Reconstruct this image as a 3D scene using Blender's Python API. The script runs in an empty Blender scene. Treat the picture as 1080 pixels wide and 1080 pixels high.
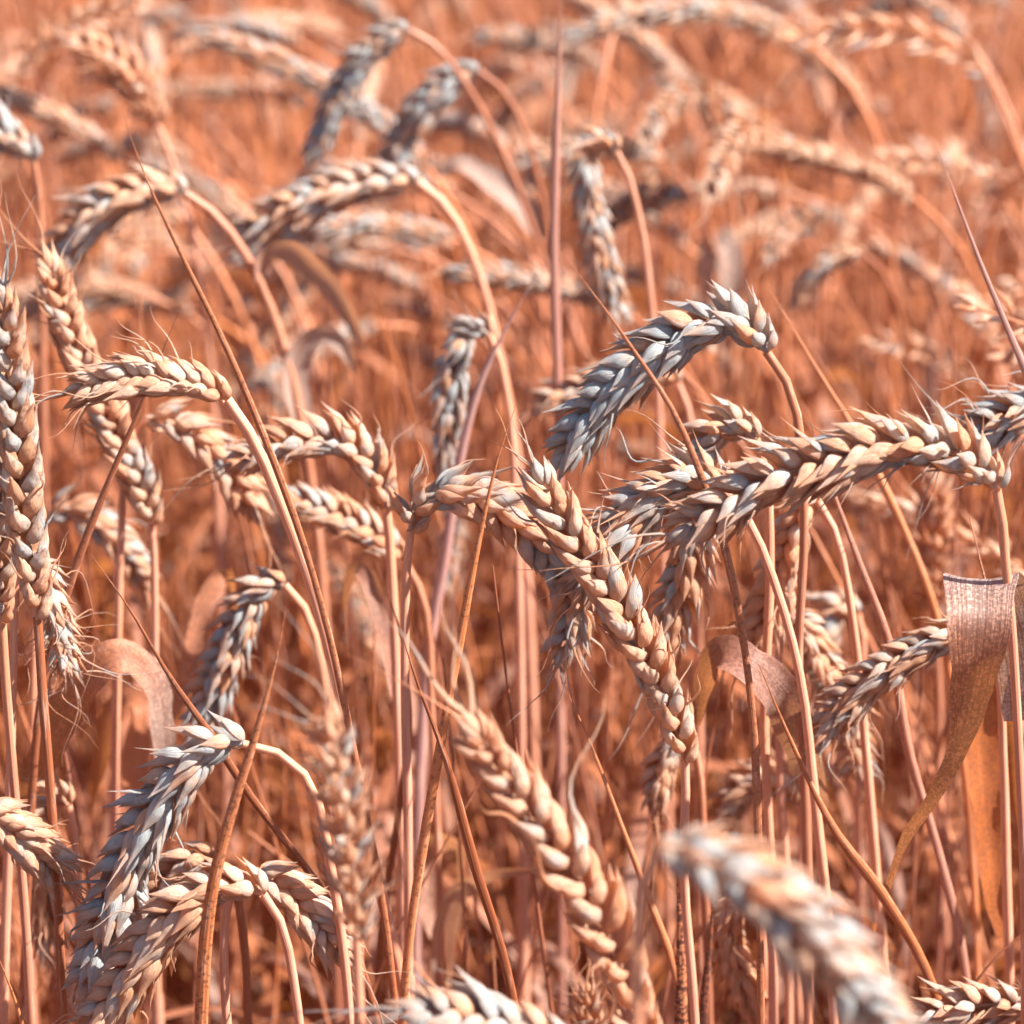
import bpy, math, random
import numpy as np

random.seed(7)
rs = np.random.RandomState(11)
sc = bpy.context.scene
R = math.radians

# ------------------------------------------------------------------ camera
H, PITCH, TANH = 1.20, R(22.0), 0.15
cam = bpy.data.cameras.new('camera')
cam.sensor_width = 36.0
cam.lens = 18.0 / TANH
cam.clip_start = 0.02
cam.clip_end = 3000
cam.dof.use_dof = True
cam.dof.focus_distance = 0.90
cam.dof.aperture_fstop = 13.0
cam.dof.aperture_blades = 0
camo = bpy.data.objects.new('camera', cam)
sc.collection.objects.link(camo)
camo.location = (0, 0, H)
camo.rotation_euler = (R(90) - PITCH, 0, 0)
sc.camera = camo

# ------------------------------------------------------------------ light
SUN_EL, SUN_AZ = R(46), R(101)          # azimuth clockwise from +Y
w = bpy.data.worlds.new('World')
sc.world = w
w.use_nodes = True
nt = w.node_tree
bg = nt.nodes['Background']
sky = nt.nodes.new('ShaderNodeTexSky')
sky.sky_type = 'NISHITA'
sky.sun_disc = False
sky.sun_elevation = SUN_EL
sky.sun_rotation = SUN_AZ
nt.links.new(sky.outputs[0], bg.inputs[0])
bg.inputs[1].default_value = 0.06
sun = bpy.data.lights.new('sun', 'SUN')
sun.energy = 5.0
sun.angle = R(0.5)
sun.color = (1.0, 0.93, 0.84)
suno = bpy.data.objects.new('sun', sun)
sc.collection.objects.link(suno)
suno.rotation_euler = (-(math.pi / 2 - SUN_EL), 0, -SUN_AZ)
sc.view_settings.view_transform = 'Standard'
sc.view_settings.look = 'None'
sc.view_settings.gamma = 1.0
sc.view_settings.exposure = 1.78
sc.cycles.max_bounces = 10
sc.cycles.diffuse_bounces = 3
sc.cycles.transmission_bounces = 6

# ------------------------------------------------------------------ materials
def new_mat(name):
    m = bpy.data.materials.new(name)
    m.use_nodes = True
    m.node_tree.nodes.clear()
    return m, m.node_tree

class G:
    def __init__(s, nt): s.nt = nt
    def n(s, t, **k):
        nd = s.nt.nodes.new(t)
        for a, b in k.items(): setattr(nd, a, b)
        return nd
    def put(s, sock, v):
        if hasattr(v, 'is_linked') or isinstance(v, bpy.types.NodeSocket): s.nt.links.new(v, sock)
        elif isinstance(v, (tuple, list)) and len(v) == 3 and sock.type == 'RGBA': sock.default_value = (*v, 1)
        else: sock.default_value = v
    def math(s, op, a, b=0.0, clamp=False):
        nd = s.n('ShaderNodeMath', operation=op, use_clamp=clamp)
        s.put(nd.inputs[0], a); s.put(nd.inputs[1], b)
        return nd.outputs[0]
    def mix(s, f, a, b):
        nd = s.n('ShaderNodeMix', data_type='RGBA')
        s.put(nd.inputs[0], f); s.put(nd.inputs[6], a); s.put(nd.inputs[7], b)
        return nd.outputs[2]
    def ramp(s, v, lo, hi):
        nd = s.n('ShaderNodeMapRange', interpolation_type='SMOOTHSTEP')
        s.put(nd.inputs[0], v); s.put(nd.inputs[1], lo); s.put(nd.inputs[2], hi)
        return nd.outputs[0]
    def comb(s, x, y, z):
        nd = s.n('ShaderNodeCombineXYZ')
        s.put(nd.inputs[0], x); s.put(nd.inputs[1], y); s.put(nd.inputs[2], z)
        return nd.outputs[0]
    def noise(s, vec, scale, detail=2.0, rough=0.5):
        nd = s.n('ShaderNodeTexNoise')
        s.put(nd.inputs['Vector'], vec)
        nd.inputs['Scale'].default_value = scale
        nd.inputs['Detail'].default_value = detail
        nd.inputs['Roughness'].default_value = rough
        return nd.outputs[0]

def finish(g, col, height, rough, trans, tcol, bump=0.4, spec=0.4, dist=0.0004):
    b = g.n('ShaderNodeBump')
    b.inputs['Strength'].default_value = bump
    b.inputs['Distance'].default_value = dist
    g.put(b.inputs['Height'], height)
    p = g.n('ShaderNodeBsdfPrincipled')
    g.put(p.inputs['Base Color'], col)
    p.inputs['Roughness'].default_value = rough
    p.inputs['Specular IOR Level'].default_value = spec
    g.put(p.inputs['Normal'], b.outputs[0])
    t = g.n('ShaderNodeBsdfTranslucent')
    g.put(t.inputs[0], tcol)
    g.put(t.inputs['Normal'], b.outputs[0])
    mx = g.n('ShaderNodeMixShader')
    mx.inputs[0].default_value = trans
    g.nt.links.new(p.outputs[0], mx.inputs[1])
    g.nt.links.new(t.outputs[0], mx.inputs[2])
    o = g.n('ShaderNodeOutputMaterial')
    g.nt.links.new(mx.outputs[0], o.inputs[0])

def coords(g):
    a = g.n('ShaderNodeAttribute', attribute_name='cuv')
    sp = g.n('ShaderNodeSeparateXYZ')
    g.put(sp.inputs[0], a.outputs['Vector'])
    oi = g.n('ShaderNodeObjectInfo')
    oc = g.n('ShaderNodeSeparateColor')
    g.put(oc.inputs[0], oi.outputs['Color'])
    tc = g.n('ShaderNodeTexCoord')
    return sp.outputs[0], sp.outputs[1], sp.outputs[2], oc.outputs[0], oc.outputs[1], oc.outputs[2], tc.outputs['Object'], oi.outputs['Random']

# object colour channels: red = blue-grey (skylight and shade tint painted on ears, weathering elsewhere), green = dark mould spots, blue = rust / tan tone
def mat_ear():
    m, nt = new_mat('wheat_ear_straw'); g = G(nt)
    u, v, rnd, cb, cg, ct, pos, orn = coords(g)
    st = g.noise(g.comb(g.math('MULTIPLY_ADD', u, 2.2), g.math('MULTIPLY', v, 26.0), g.math('MULTIPLY', rnd, 91.0)), 1.0, 3.0)
    pa = g.noise(pos, 130.0, 2.0)
    pb = g.noise(pos, 420.0, 3.0, 0.6)
    warm = g.mix(g.ramp(g.math('ADD', g.math('MULTIPLY', rnd, 0.6), g.math('MULTIPLY', st, 0.5)), 0.2, 0.9), (0.72, 0.33, 0.155), (0.96, 0.75, 0.57))
    warm = g.mix(g.math('MULTIPLY', ct, 0.75), warm, (0.80, 0.29, 0.085))
    x = g.math('ADD', g.math('ADD', g.math('MULTIPLY', pa, 0.9), g.math('MULTIPLY', rnd, 0.35)), g.math('MULTIPLY', cb, 0.45))
    fb = g.math('MULTIPLY', g.ramp(g.math('ADD', x, g.math('MULTIPLY', st, 0.45)), 0.95, 1.28), 0.88)
    blue = g.mix(st, (0.13, 0.29, 0.41), (0.54, 0.70, 0.77))  # blue of sky-lit and shaded husks, put into the colour as patches
    col = g.mix(fb, warm, blue)
    # dry brown tips and dark streaks
    tip = g.math('MULTIPLY', g.ramp(g.math('ADD', u, g.math('MULTIPLY', st, 0.25)), 0.80, 1.12), 0.40)
    col = g.mix(tip, col, (0.62, 0.23, 0.09))
    fine = g.noise(g.comb(g.math('MULTIPLY', u, 5.0), g.math('MULTIPLY', v, 60.0), g.math('MULTIPLY', rnd, 41.0)), 1.0, 2.0)
    col = g.mix(g.math('MULTIPLY', g.ramp(fine, 0.42, 0.60), 0.42), col, (0.98, 0.84, 0.70))
    strk = g.math('MULTIPLY', g.ramp(st, 0.57, 0.71), 0.42)
    col = g.mix(strk, col, (0.50, 0.20, 0.09))
    sp = g.ramp(g.math('ADD', pb, g.math('MULTIPLY', cg, 0.18)), 0.61, 0.71)
    col = g.mix(g.math('MULTIPLY', sp, g.math('ADD', g.math('MULTIPLY', cg, 0.8), 0.12)), col, (0.055, 0.035, 0.04))
    finish(g, col, g.math('ADD', g.math('ADD', st, fine), g.math('MULTIPLY', pb, 0.5)), 0.40, 0.44, g.mix(0.5, col, (0.98, 0.52, 0.25)), 0.8, 0.55, 0.0005)
    return m

def mat_stem(pale=False):
    m, nt = new_mat('pale_straw_stem' if pale else 'straw_stem'); g = G(nt)
    u, v, rnd, cb, cg, ct, pos, orn = coords(g)
    st = g.noise(g.comb(g.math('MULTIPLY', u, 14.0), g.math('MULTIPLY', v, 9.0), g.math('MULTIPLY', rnd, 57.0)), 1.0, 3.0)
    lo = g.noise(g.comb(g.math('MULTIPLY', u, 9.0), g.math('MULTIPLY', rnd, 13.0), orn), 1.0, 2.0)
    pb = g.noise(pos, 900.0, 2.0, 0.6)
    a = g.mix(st, (0.52, 0.140, 0.040), (0.80, 0.375, 0.195)) if not pale else g.mix(st, (0.54, 0.21, 0.12), (0.72, 0.40, 0.30))
    a = g.mix(g.ramp(lo, 0.35, 0.7), a, (0.66, 0.30, 0.18) if pale else (0.68, 0.22, 0.065))
    a = g.mix(g.ramp(rnd, 0.6, 1.0), a, (0.26, 0.075, 0.03))
    a = g.mix(g.math('MULTIPLY', cb, 0.8), a, (0.42, 0.30, 0.33))
    a = g.mix(g.math('MULTIPLY', ct, 0.9), a, (0.30, 0.10, 0.05))
    pl = g.noise(g.comb(g.math('MULTIPLY', u, 60.0), g.math('MULTIPLY', v, 3.0), g.math('MULTIPLY', rnd, 77.0)), 1.0, 3.0, 0.65)
    a = g.mix(g.math('MULTIPLY', g.ramp(pl, 0.55, 0.72), 0.45), a, (0.36, 0.11, 0.045))
    a = g.mix(g.math('MULTIPLY', g.ramp(pl, 0.46, 0.30), 0.45), a, (0.84, 0.52, 0.38))
    sp = g.ramp(g.math('ADD', pb, g.math('MULTIPLY', cg, 0.22)), 0.66, 0.74)
    a = g.mix(g.math('MULTIPLY', sp, g.math('ADD', g.math('MULTIPLY', cg, 0.85), 0.10)), a, (0.07, 0.03, 0.025))
    finish(g, a, st, 0.46, 0.16, g.mix(0.5, a, (0.95, 0.40, 0.10)), 0.5, 0.45, 0.0004)
    return m

def mat_leaf():
    m, nt = new_mat('dry_leaf'); g = G(nt)
    u, v, rnd, cb, cg, ct, pos, orn = coords(g)
    st = g.noise(g.comb(g.math('MULTIPLY', u, 12.0), g.math('MULTIPLY', v, 38.0), g.math('MULTIPLY', rnd, 57.0)), 1.0, 3.0)
    vein = g.math('SINE', g.math('MULTIPLY', v, 260.0), 0.0)
    pb = g.noise(pos, 1100.0, 4.0, 0.7)
    pc = g.noise(g.comb(g.math('MULTIPLY', u, 130.0), g.math('MULTIPLY', v, 3.0), rnd), 1.0, 2.0)
    a = g.mix(st, (0.27, 0.060, 0.014), (0.60, 0.20, 0.055))
    a = g.mix(g.ramp(rnd, 0.3, 1.0), a, (0.30, 0.10, 0.05))
    cb2 = g.math('MULTIPLY', cb, g.math('SUBTRACT', 1.0, g.math('MULTIPLY', g.ramp(u, .052, .095), .8)))
    a = g.mix(g.math('MULTIPLY', cb2, 0.95), a, g.mix(g.ramp(st, .35, .62), (0.24, 0.22, 0.21), (0.60, 0.60, 0.57)))
    a = g.mix(g.math('MULTIPLY', ct, 0.8), a, (0.35, 0.12, 0.05))
    sp = g.ramp(g.math('ADD', g.math('ADD', pb, g.math('MULTIPLY', cg, 0.19)), g.math('MULTIPLY', pc, 0.25)), 0.69, 0.75)
    a = g.mix(g.math('MULTIPLY', sp, g.math('ADD', g.math('MULTIPLY', cg, 0.9), 0.05)), a, (0.06, 0.028, 0.03))
    finish(g, a, g.math('ADD', st, g.math('MULTIPLY', vein, 0.15)), 0.5, 0.32, g.mix(0.45, a, (0.95, 0.36, 0.09)), 0.5, 0.4, 0.0004)
    return m

def mat_ground():
    m, nt = new_mat('dry_soil'); g = G(nt)
    tc = g.n('ShaderNodeTexCoord')
    a = g.noise(tc.outputs['Object'], 6.0, 8.0, 0.65)
    b = g.noise(tc.outputs['Object'], 60.0, 6.0, 0.7)
    col = g.mix(g.ramp(a, 0.3, 0.7), (0.022, 0.010, 0.009), (0.05, 0.022, 0.016))
    col = g.mix(g.ramp(b, 0.5, 0.75), col, (0.14, 0.065, 0.04))
    finish(g, col, g.math('ADD', a, b), 0.95, 0.0, col, 0.8, 0.1, 0.02)
    return m

M_EAR, M_STEM, M_LEAF, M_SOIL = mat_ear(), mat_stem(), mat_leaf(), mat_ground()

M_PALE = mat_stem(True)

# ------------------------------------------------------------------ geometry helpers (numpy)
def nrm(v):
    v = np.asarray(v, float)
    return v / max(1e-12, np.linalg.norm(v))

def spline(P, n):
    """Catmull-Rom through P, resampled to n points evenly by length."""
    P = np.asarray(P, float)
    Q = np.vstack([2 * P[0] - P[1], P, 2 * P[-1] - P[-2]])
    out = []
    for i in range(1, len(Q) - 2):
        p0, p1, p2, p3 = Q[i - 1], Q[i], Q[i + 1], Q[i + 2]
        d1 = max(1e-6, np.linalg.norm(p1 - p0)) ** .5; d2 = max(1e-6, np.linalg.norm(p2 - p1)) ** .5; d3 = max(1e-6, np.linalg.norm(p3 - p2)) ** .5
        t = np.linspace(0, 1, 24, endpoint=False)[:, None]
        m1 = (p2 - p1) + d2 * ((p1 - p0) / d1 - (p2 - p0) / (d1 + d2))
        m2 = (p2 - p1) + d2 * ((p3 - p2) / d3 - (p3 - p1) / (d2 + d3))
        h = t * t * t; q = t * t
        out.append((2 * h - 3 * q + 1) * p1 + (h - 2 * q + t) * m1 + (-2 * h + 3 * q) * p2 + (h - q) * m2)
    out.append(P[-1:])
    C = np.vstack(out)
    return resample(C, n)

def resample(C, n):
    s = np.concatenate([[0], np.cumsum(np.linalg.norm(np.diff(C, axis=0), axis=1))])
    q = np.linspace(0, s[-1], n)
    return np.stack([np.interp(q, s, C[:, k]) for k in range(3)], 1)

def frames(C, ref):
    """tangents and a parallel-transported side vector that starts nearest to ref"""
    T = np.gradient(C, axis=0)
    T /= np.maximum(1e-12, np.linalg.norm(T, axis=1))[:, None]
    S = np.zeros_like(T)
    s = np.asarray(ref, float)
    for i in range(len(C)):
        s = s - T[i] * np.dot(s, T[i])
        s = nrm(s)
        S[i] = s
    return T, S, np.cross(T, S)

class Geo:
    def __init__(s): s.v, s.f, s.c, s.m, s.n = [], [], [], [], 0
    def add(s, V, F, C, mi=0):
        s.v.append(V); s.f.append(F + s.n); s.c.append(C); s.m.append(np.full(len(F), mi, np.int32)); s.n += len(V)
    def grid(s, V, rings, k, C, closed=True, mi=0):
        """V: rings*k points"""
        i = np.arange(rings - 1)[:, None]
        if closed:
            j = np.arange(k)[None]; jn = (j + 1) % k
        else:
            j = np.arange(k - 1)[None]; jn = j + 1
        F = np.stack([(i * k + j), (i * k + jn), ((i + 1) * k + jn), ((i + 1) * k + j)], -1).reshape(-1, 4)
        s.add(V, F, C, mi)
    def merged(s):
        return np.vstack(s.v), np.vstack(s.f), np.vstack(s.c), np.concatenate(s.m)

def make_mesh(name, V, F, C, mats, mi=None):
    me = bpy.data.meshes.new(name)
    nv, nf = len(V), len(F)
    me.vertices.add(nv); me.vertices.foreach_set('co', np.ascontiguousarray(V, np.float32).ravel())
    me.loops.add(nf * 4); me.loops.foreach_set('vertex_index', np.ascontiguousarray(F, np.int32).ravel())
    me.polygons.add(nf)
    me.polygons.foreach_set('loop_start', np.arange(0, nf * 4, 4, dtype=np.int32))
    me.polygons.foreach_set('use_smooth', np.ones(nf, bool))
    for m in mats: me.materials.append(m)
    if mi is not None and len(mats) > 1: me.polygons.foreach_set('material_index', mi)
    a = me.attributes.new('cuv', 'FLOAT_VECTOR', 'POINT')
    a.data.foreach_set('vector', np.ascontiguousarray(C, np.float32).ravel())
    me.update(calc_edges=True)
    return me

def geo_obj(name, g, mat, parent=None, color=(0, 0, 0, 1), origin=None):
    V, F, C, mi = g.merged()
    if origin is not None: V = V - np.asarray(origin)
    me = make_mesh(name, V, F, C, [mat])
    o = bpy.data.objects.new(name, me)
    o.color = color
    sc.collection.objects.link(o)
    if parent: o.parent = parent
    return o

def tube(g, C, rad, k=8, rnd=0.5, flat=1.0, ref=(1, 0, 0.1), u0=0.0, mi=0):
    n = len(C)
    T, S, N = frames(C, ref)
    a = np.linspace(0, 2 * math.pi, k, endpoint=False)
    rad = np.broadcast_to(rad, (n,))
    V = C[:, None, :] + rad[:, None, None] * (np.cos(a)[None, :, None] * S[:, None, :] + flat * np.sin(a)[None, :, None] * N[:, None, :])
    s = np.concatenate([[0], np.cumsum(np.linalg.norm(np.diff(C, axis=0), axis=1))]) + u0
    c = np.zeros((n, k, 3)); c[:, :, 0] = s[:, None]; c[:, :, 1] = np.abs(1 - a / math.pi)[None]; c[:, :, 2] = rnd
    g.grid(V.reshape(-1, 3), n, k, c.reshape(-1, 3), True, mi)

def ribbon(g, C, width, side, k=5, cup=0.25, rnd=0.5, mi=0, wave=0.0):
    """leaf blade: C centre line, width array, side array (n,3)"""
    n = len(C)
    T = np.gradient(C, axis=0); T /= np.maximum(1e-12, np.linalg.norm(T, axis=1))[:, None]
    S = side - T * np.sum(side * T, 1)[:, None]
    S /= np.maximum(1e-9, np.linalg.norm(S, axis=1))[:, None]
    N = np.cross(T, S)
    v = np.linspace(-1, 1, k)
    s = np.concatenate([[0], np.cumsum(np.linalg.norm(np.diff(C, axis=0), axis=1))])
    w2 = (np.broadcast_to(width, (n,)) / 2)[:, None, None]
    off = (np.abs(v)[None, :] ** 1.5 * cup)[..., None] + wave * np.sin(s[:, None] * 260 + v[None] * 2.5 + rnd * 9)[..., None] * np.abs(v)[None, :, None]
    V = C[:, None] + w2 * (v[None, :, None] * S[:, None] + off * N[:, None])
    c = np.zeros((n, k, 3)); c[..., 0] = s[:, None]; c[..., 1] = (v[None] + 1) / 2; c[..., 2] = rnd
    g.grid(V.reshape(-1, 3), n, k, c.reshape(-1, 3), False, mi)

# one husk (glume or lemma) in unit space: x width, y outward, z along
_U = np.array([0, .07, .18, .32, .46, .60, .72, .82, .90, .955, 1.0])
_W = np.array([.34, .64, .90, 1.0, 1.0, .93, .77, .54, .31, .12, .02])
def husk_template(nu, k):
    u = np.linspace(0, 1, nu) ** 0.92
    wd = np.interp(u, _U, _W)
    a = np.linspace(0, 2 * math.pi, k, endpoint=False)
    ca, sa = np.cos(a), np.sin(a)
    prof = np.where(sa > 0, .45 * sa + .70 * (1 - np.abs(ca)) ** .9, sa * 0.45)
    return u, wd, a, ca, prof
TPL = {3: husk_template(13, 12), 2: husk_template(9, 8), 1: husk_template(6, 6), 0: husk_template(5, 5)}

def husk(g, B, d, n, L, Wd, Th, lod, rnd, curl=0.0, beak=0.0, bulge=0.10, side_bend=0.0, mi=0):
    """B base point, d direction, n outward normal"""
    u, wd, a, ca, prof = TPL[lod]
    n = nrm(n - d * np.dot(n, d)); x = np.cross(n, d)
    zc = u * L * (1 + beak * np.clip((u - .8) / .2, 0, 1))
    yc = bulge * L * np.sin(math.pi * np.minimum(1, u * 1.05)) + curl * L * u ** 3
    xc = side_bend * L * u ** 2
    V = (B[None, None] + zc[:, None, None] * d
         + (xc[:, None] + wd[:, None] * Wd * .5 * ca[None])[..., None] * x
         + (yc[:, None] + wd[:, None] * Th * .5 * prof[None])[..., None] * n)
    c = np.zeros((len(u), len(a), 3)); c[..., 0] = u[:, None]; c[..., 1] = np.abs(1 - a / math.pi)[None] ; c[..., 2] = rnd
    g.grid(V.reshape(-1, 3), len(u), len(a), c.reshape(-1, 3), True, mi)

def awn(g, B, d, L, r, rng, lod=3, bend=0.3, mi=0):
    n = 9 if lod >= 2 else 4
    t = np.linspace(0, 1, n)[:, None]
    q = nrm(rng.normal(size=3)); q = nrm(q - d * np.dot(q, d))
    q2 = np.cross(d, q)
    C = B + d * L * t + q * (bend * L * t ** 2) + q2 * (bend * .35 * L * np.sin(t * 5))
    tube(g, C, r * (1.05 - t[:, 0] * .93), 5 if lod >= 2 else 3, rng.rand(), mi=mi)

def build_ear(C, W, side, lod, rng, nsp=None, splay=0.0, open_=0.0, awns=0.15, awn_len=.012, tipawn=(3, .03), awn_r=.02, mi=0, narrow=1.0):
    """C: curve base -> tip. Returns (rachis Geo, [spikelet Geo,...])"""
    Ltot = np.sum(np.linalg.norm(np.diff(C, axis=0), axis=1))
    L = W * 0.65
    C = resample(C, 80)[:max(20, int(80 * (1 - .62 * L / Ltot)))]
    if nsp is None: nsp = max(9, int(Ltot / (W * 0.205)))
    D = resample(C, nsp + 1)
    T, S, F = frames(D, side)
    rach = Geo()
    t = np.linspace(0, 1, len(D))
    tube(rach, resample(C, 14 if lod > 1 else 5), W * .045, 6 if lod > 1 else 3, .5, mi=mi)
    sp = []
    for i in range(nsp + 1):
        g = Geo()
        f = i / nsp
        last = i == nsp
        size = np.interp(f, [0, .12, .5, .85, 1], [.72, .92, 1.05, .9, .72]) * (1 + rng.uniform(-.06, .06))
        sd = S[i] * (1 if i % 2 else -1)
        al = R(20) + splay * R(22) * rng.uniform(.2, 1.3) + rng.uniform(-.11, .11)
        if last: al = 0.0
        al *= narrow
        Ff = F[i] if not last else S[i]
        if last: sd = F[i]
        ax = nrm(T[i] * math.cos(al) + sd * math.sin(al) + Ff * rng.uniform(-.08, .08))
        B = D[i] + sd * W * .035
        l = L * size
        if lod >= 2:
            lay = [(-27, -80, .80, .0, 1, 1.0), (27, 80, .80, .0, 1, 1.0), (-14, -56, 1.0, .10, 0, 1.0), (14, 56, 1.0, .10, 0, 1.0), (0, 0, .95, .24, 0, .95)]
        elif lod == 1:
            lay = [(-26, -65, .98, .05, 0, 1.05), (26, 65, .98, .05, 0, 1.05), (0, 0, .98, .22, 0, 1.0)]
        else:
            lay = [(-22, -65, 1.0, .05, 0, 1.3), (22, 65, 1.0, .12, 0, 1.3)]
        for (ph, ps, ll, ob, gl, ww) in lay:
            if rng.rand() < .03: continue
            ph = R(ph) * (1 + open_ * rng.uniform(0, .8)) * (.85 if last else 1) + rng.uniform(-.10, .10)
            ps = R(ps) + rng.uniform(-.28, .28)
            d = nrm(ax * math.cos(ph) + Ff * math.sin(ph))
            n = sd * math.cos(ps) + Ff * math.sin(ps)
            b = B + ax * l * ob + Ff * math.sin(ph) * W * .17
            wd = l * .42 * ww * rng.uniform(.92, 1.08)
            husk(g, b, d, n, l * ll * rng.uniform(.86, 1.12), wd, wd * .60, lod, rng.rand(),
                 curl=rng.uniform(-.10, .04) + open_ * rng.uniform(0, .28), beak=rng.uniform(.02, .32) * (.6 if gl else 1) + open_ * rng.uniform(0, .4),
                 bulge=.07 if gl else .09, side_bend=rng.uniform(-.10, .10), mi=mi)
            if lod >= 2 and rng.rand() < awns:
                awn(g, b + d * l * ll * .97 , nrm(d + n * .1), awn_len * rng.uniform(.35, 1.2), W * awn_r, rng, lod, .3 + open_ * .4, mi)
            if lod >= 3 and open_ > .3 and rng.rand() < open_ * .35:     # thin papery palea sticking out
                husk(g, b + n * l * .06, nrm(d + n * rng.uniform(.1, .5)), n, l * ll * rng.uniform(.8, 1.1), wd * .35, wd * .12, 2, rng.rand(), curl=rng.uniform(.1, .5), beak=.5, mi=mi)
        if last and lod >= 2:
            for _ in range(tipawn[0]):
                d = nrm(T[i] + rng.normal(size=3) * .22)
                awn(g, D[i] + T[i] * l * .8, d, tipawn[1] * rng.uniform(.5, 1.15), W * awn_r * 1.1, rng, lod, .25, mi)
        sp.append(g)
    return rach, sp

# ------------------------------------------------------------------ photo point -> place (vertical plane at depth Y)
cp, spp = math.cos(PITCH), math.sin(PITCH)
def at(px, py, Y):
    x = (px / 1080 - .5) * 2 * TANH
    y = (.5 - py / 1080) * 2 * TANH
    d = np.array([x, cp + y * spp, -spp + y * cp])
    Y = Y * .9645
    return np.array([0, 0, H]) + d * (Y / d[1])

def pts3(lst, Y):
    return [at(p[0], p[1], Y + (p[2] if len(p) > 2 else 0)) for p in lst]

def to_ground(P, rng, damp=.5):
    """continue a stalk from its last point down to the soil"""
    a, b = np.asarray(P[-2]), np.asarray(P[-1])
    d = nrm(b - a)
    hz = d[:2] / max(.35, -d[2]) if d[2] < 0 else d[:2]
    z = b[2]
    k = hz * damp
    m = np.array([b[0] + k[0] * z * .35, b[1] + k[1] * z * .35 + .004, z * .62])
    e = np.array([m[0] + k[0] * z * .15 + rng.uniform(-.01, .01), m[1] + k[1] * z * .15 + rng.uniform(-.01, .01), -.01])
    return [m, e]

def thing(name, label, cat, loc, group=None):
    o = bpy.data.objects.new(name, None)
    o.empty_display_size = .02
    sc.collection.objects.link(o)
    o.location = loc
    o['label'] = label; o['category'] = cat
    if group: o['group'] = group
    return o

def stem_tube(g, C, r0, r1, rng, k=9, nodes=True):
    n = len(C)
    t = np.linspace(0, 1, n)
    rad = r0 + (r1 - r0) * np.minimum(1, t * 2.2)
    rad = rad * (1 + .05 * np.sin(t * 40 + rng.uniform(0, 6)))
    if nodes:
        for q in (.42, .78): rad = rad * (1 + .45 * np.exp(-((t - q) / .006) ** 2)) * np.where(t > q, .93, 1.0)
    tube(g, C, rad, k, rng.rand())

def leaf_on(root, pts, width, color, rng, origin, twist=(0, 0), cup=.3, k=7, n=48, wprof=None, side=None, wave=.13, face=False):
    C = spline(pts, n)
    t = np.linspace(0, 1, n)
    wp = wprof if wprof is not None else ([0, .1, .5, .85, 1], [.5, .9, 1, .55, .04])
    W = width * np.interp(t, wp[0], wp[1]) * (1 + .07 * np.interp(t, np.linspace(0, 1, 30), rng.uniform(-1, 1, 30)))
    T = np.gradient(C, axis=0); T /= np.linalg.norm(T, axis=1)[:, None]
    s0 = np.array([1, 0, 0.]) if side is None else nrm(side)
    ang = np.interp(t, np.linspace(0, 1, len(twist)), [R(q) for q in twist])
    S = s0[None] - T * (T @ s0)[:, None]
    if face: S = np.cross(T, C - np.array([0, 0, H])[None])
    S /= np.maximum(1e-6, np.linalg.norm(S, axis=1))[:, None]
    N = np.cross(T, S)
    SS = S * np.cos(ang)[:, None] + N * np.sin(ang)[:, None]
    g = Geo(); ribbon(g, C, W, SS, k, cup, rng.rand(), 0, wave)
    return geo_obj('leaf', g, M_LEAF, root, color, origin)

# ------------------------------------------------------------------ ground
me = bpy.data.meshes.new('ground')
NG = 120
gx = np.concatenate([-np.geomspace(400, 2.6, 14), np.linspace(-2.4, 2.4, 60), np.geomspace(2.6, 400, 14)])
gy = np.concatenate([-np.geomspace(400, 1.6, 14), np.linspace(-1.4, 8.0, 100), np.geomspace(8.3, 900, 16)])
X, Yy = np.meshgrid(gx, gy, indexing='ij')
Z = .012 * np.sin(X * 11 + 1.3) * np.cos(Yy * 9) + rs.uniform(-.007, .007, X.shape)
V = np.stack([X, Yy, Z], -1).reshape(-1, 3)
g = Geo(); g.grid(V, len(gx), len(gy), np.zeros((len(V), 3)), False)
gnd = geo_obj('ground', g, M_SOIL); gnd['kind'] = 'structure'; gnd['label'] = 'dry brown soil under the wheat'

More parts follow.
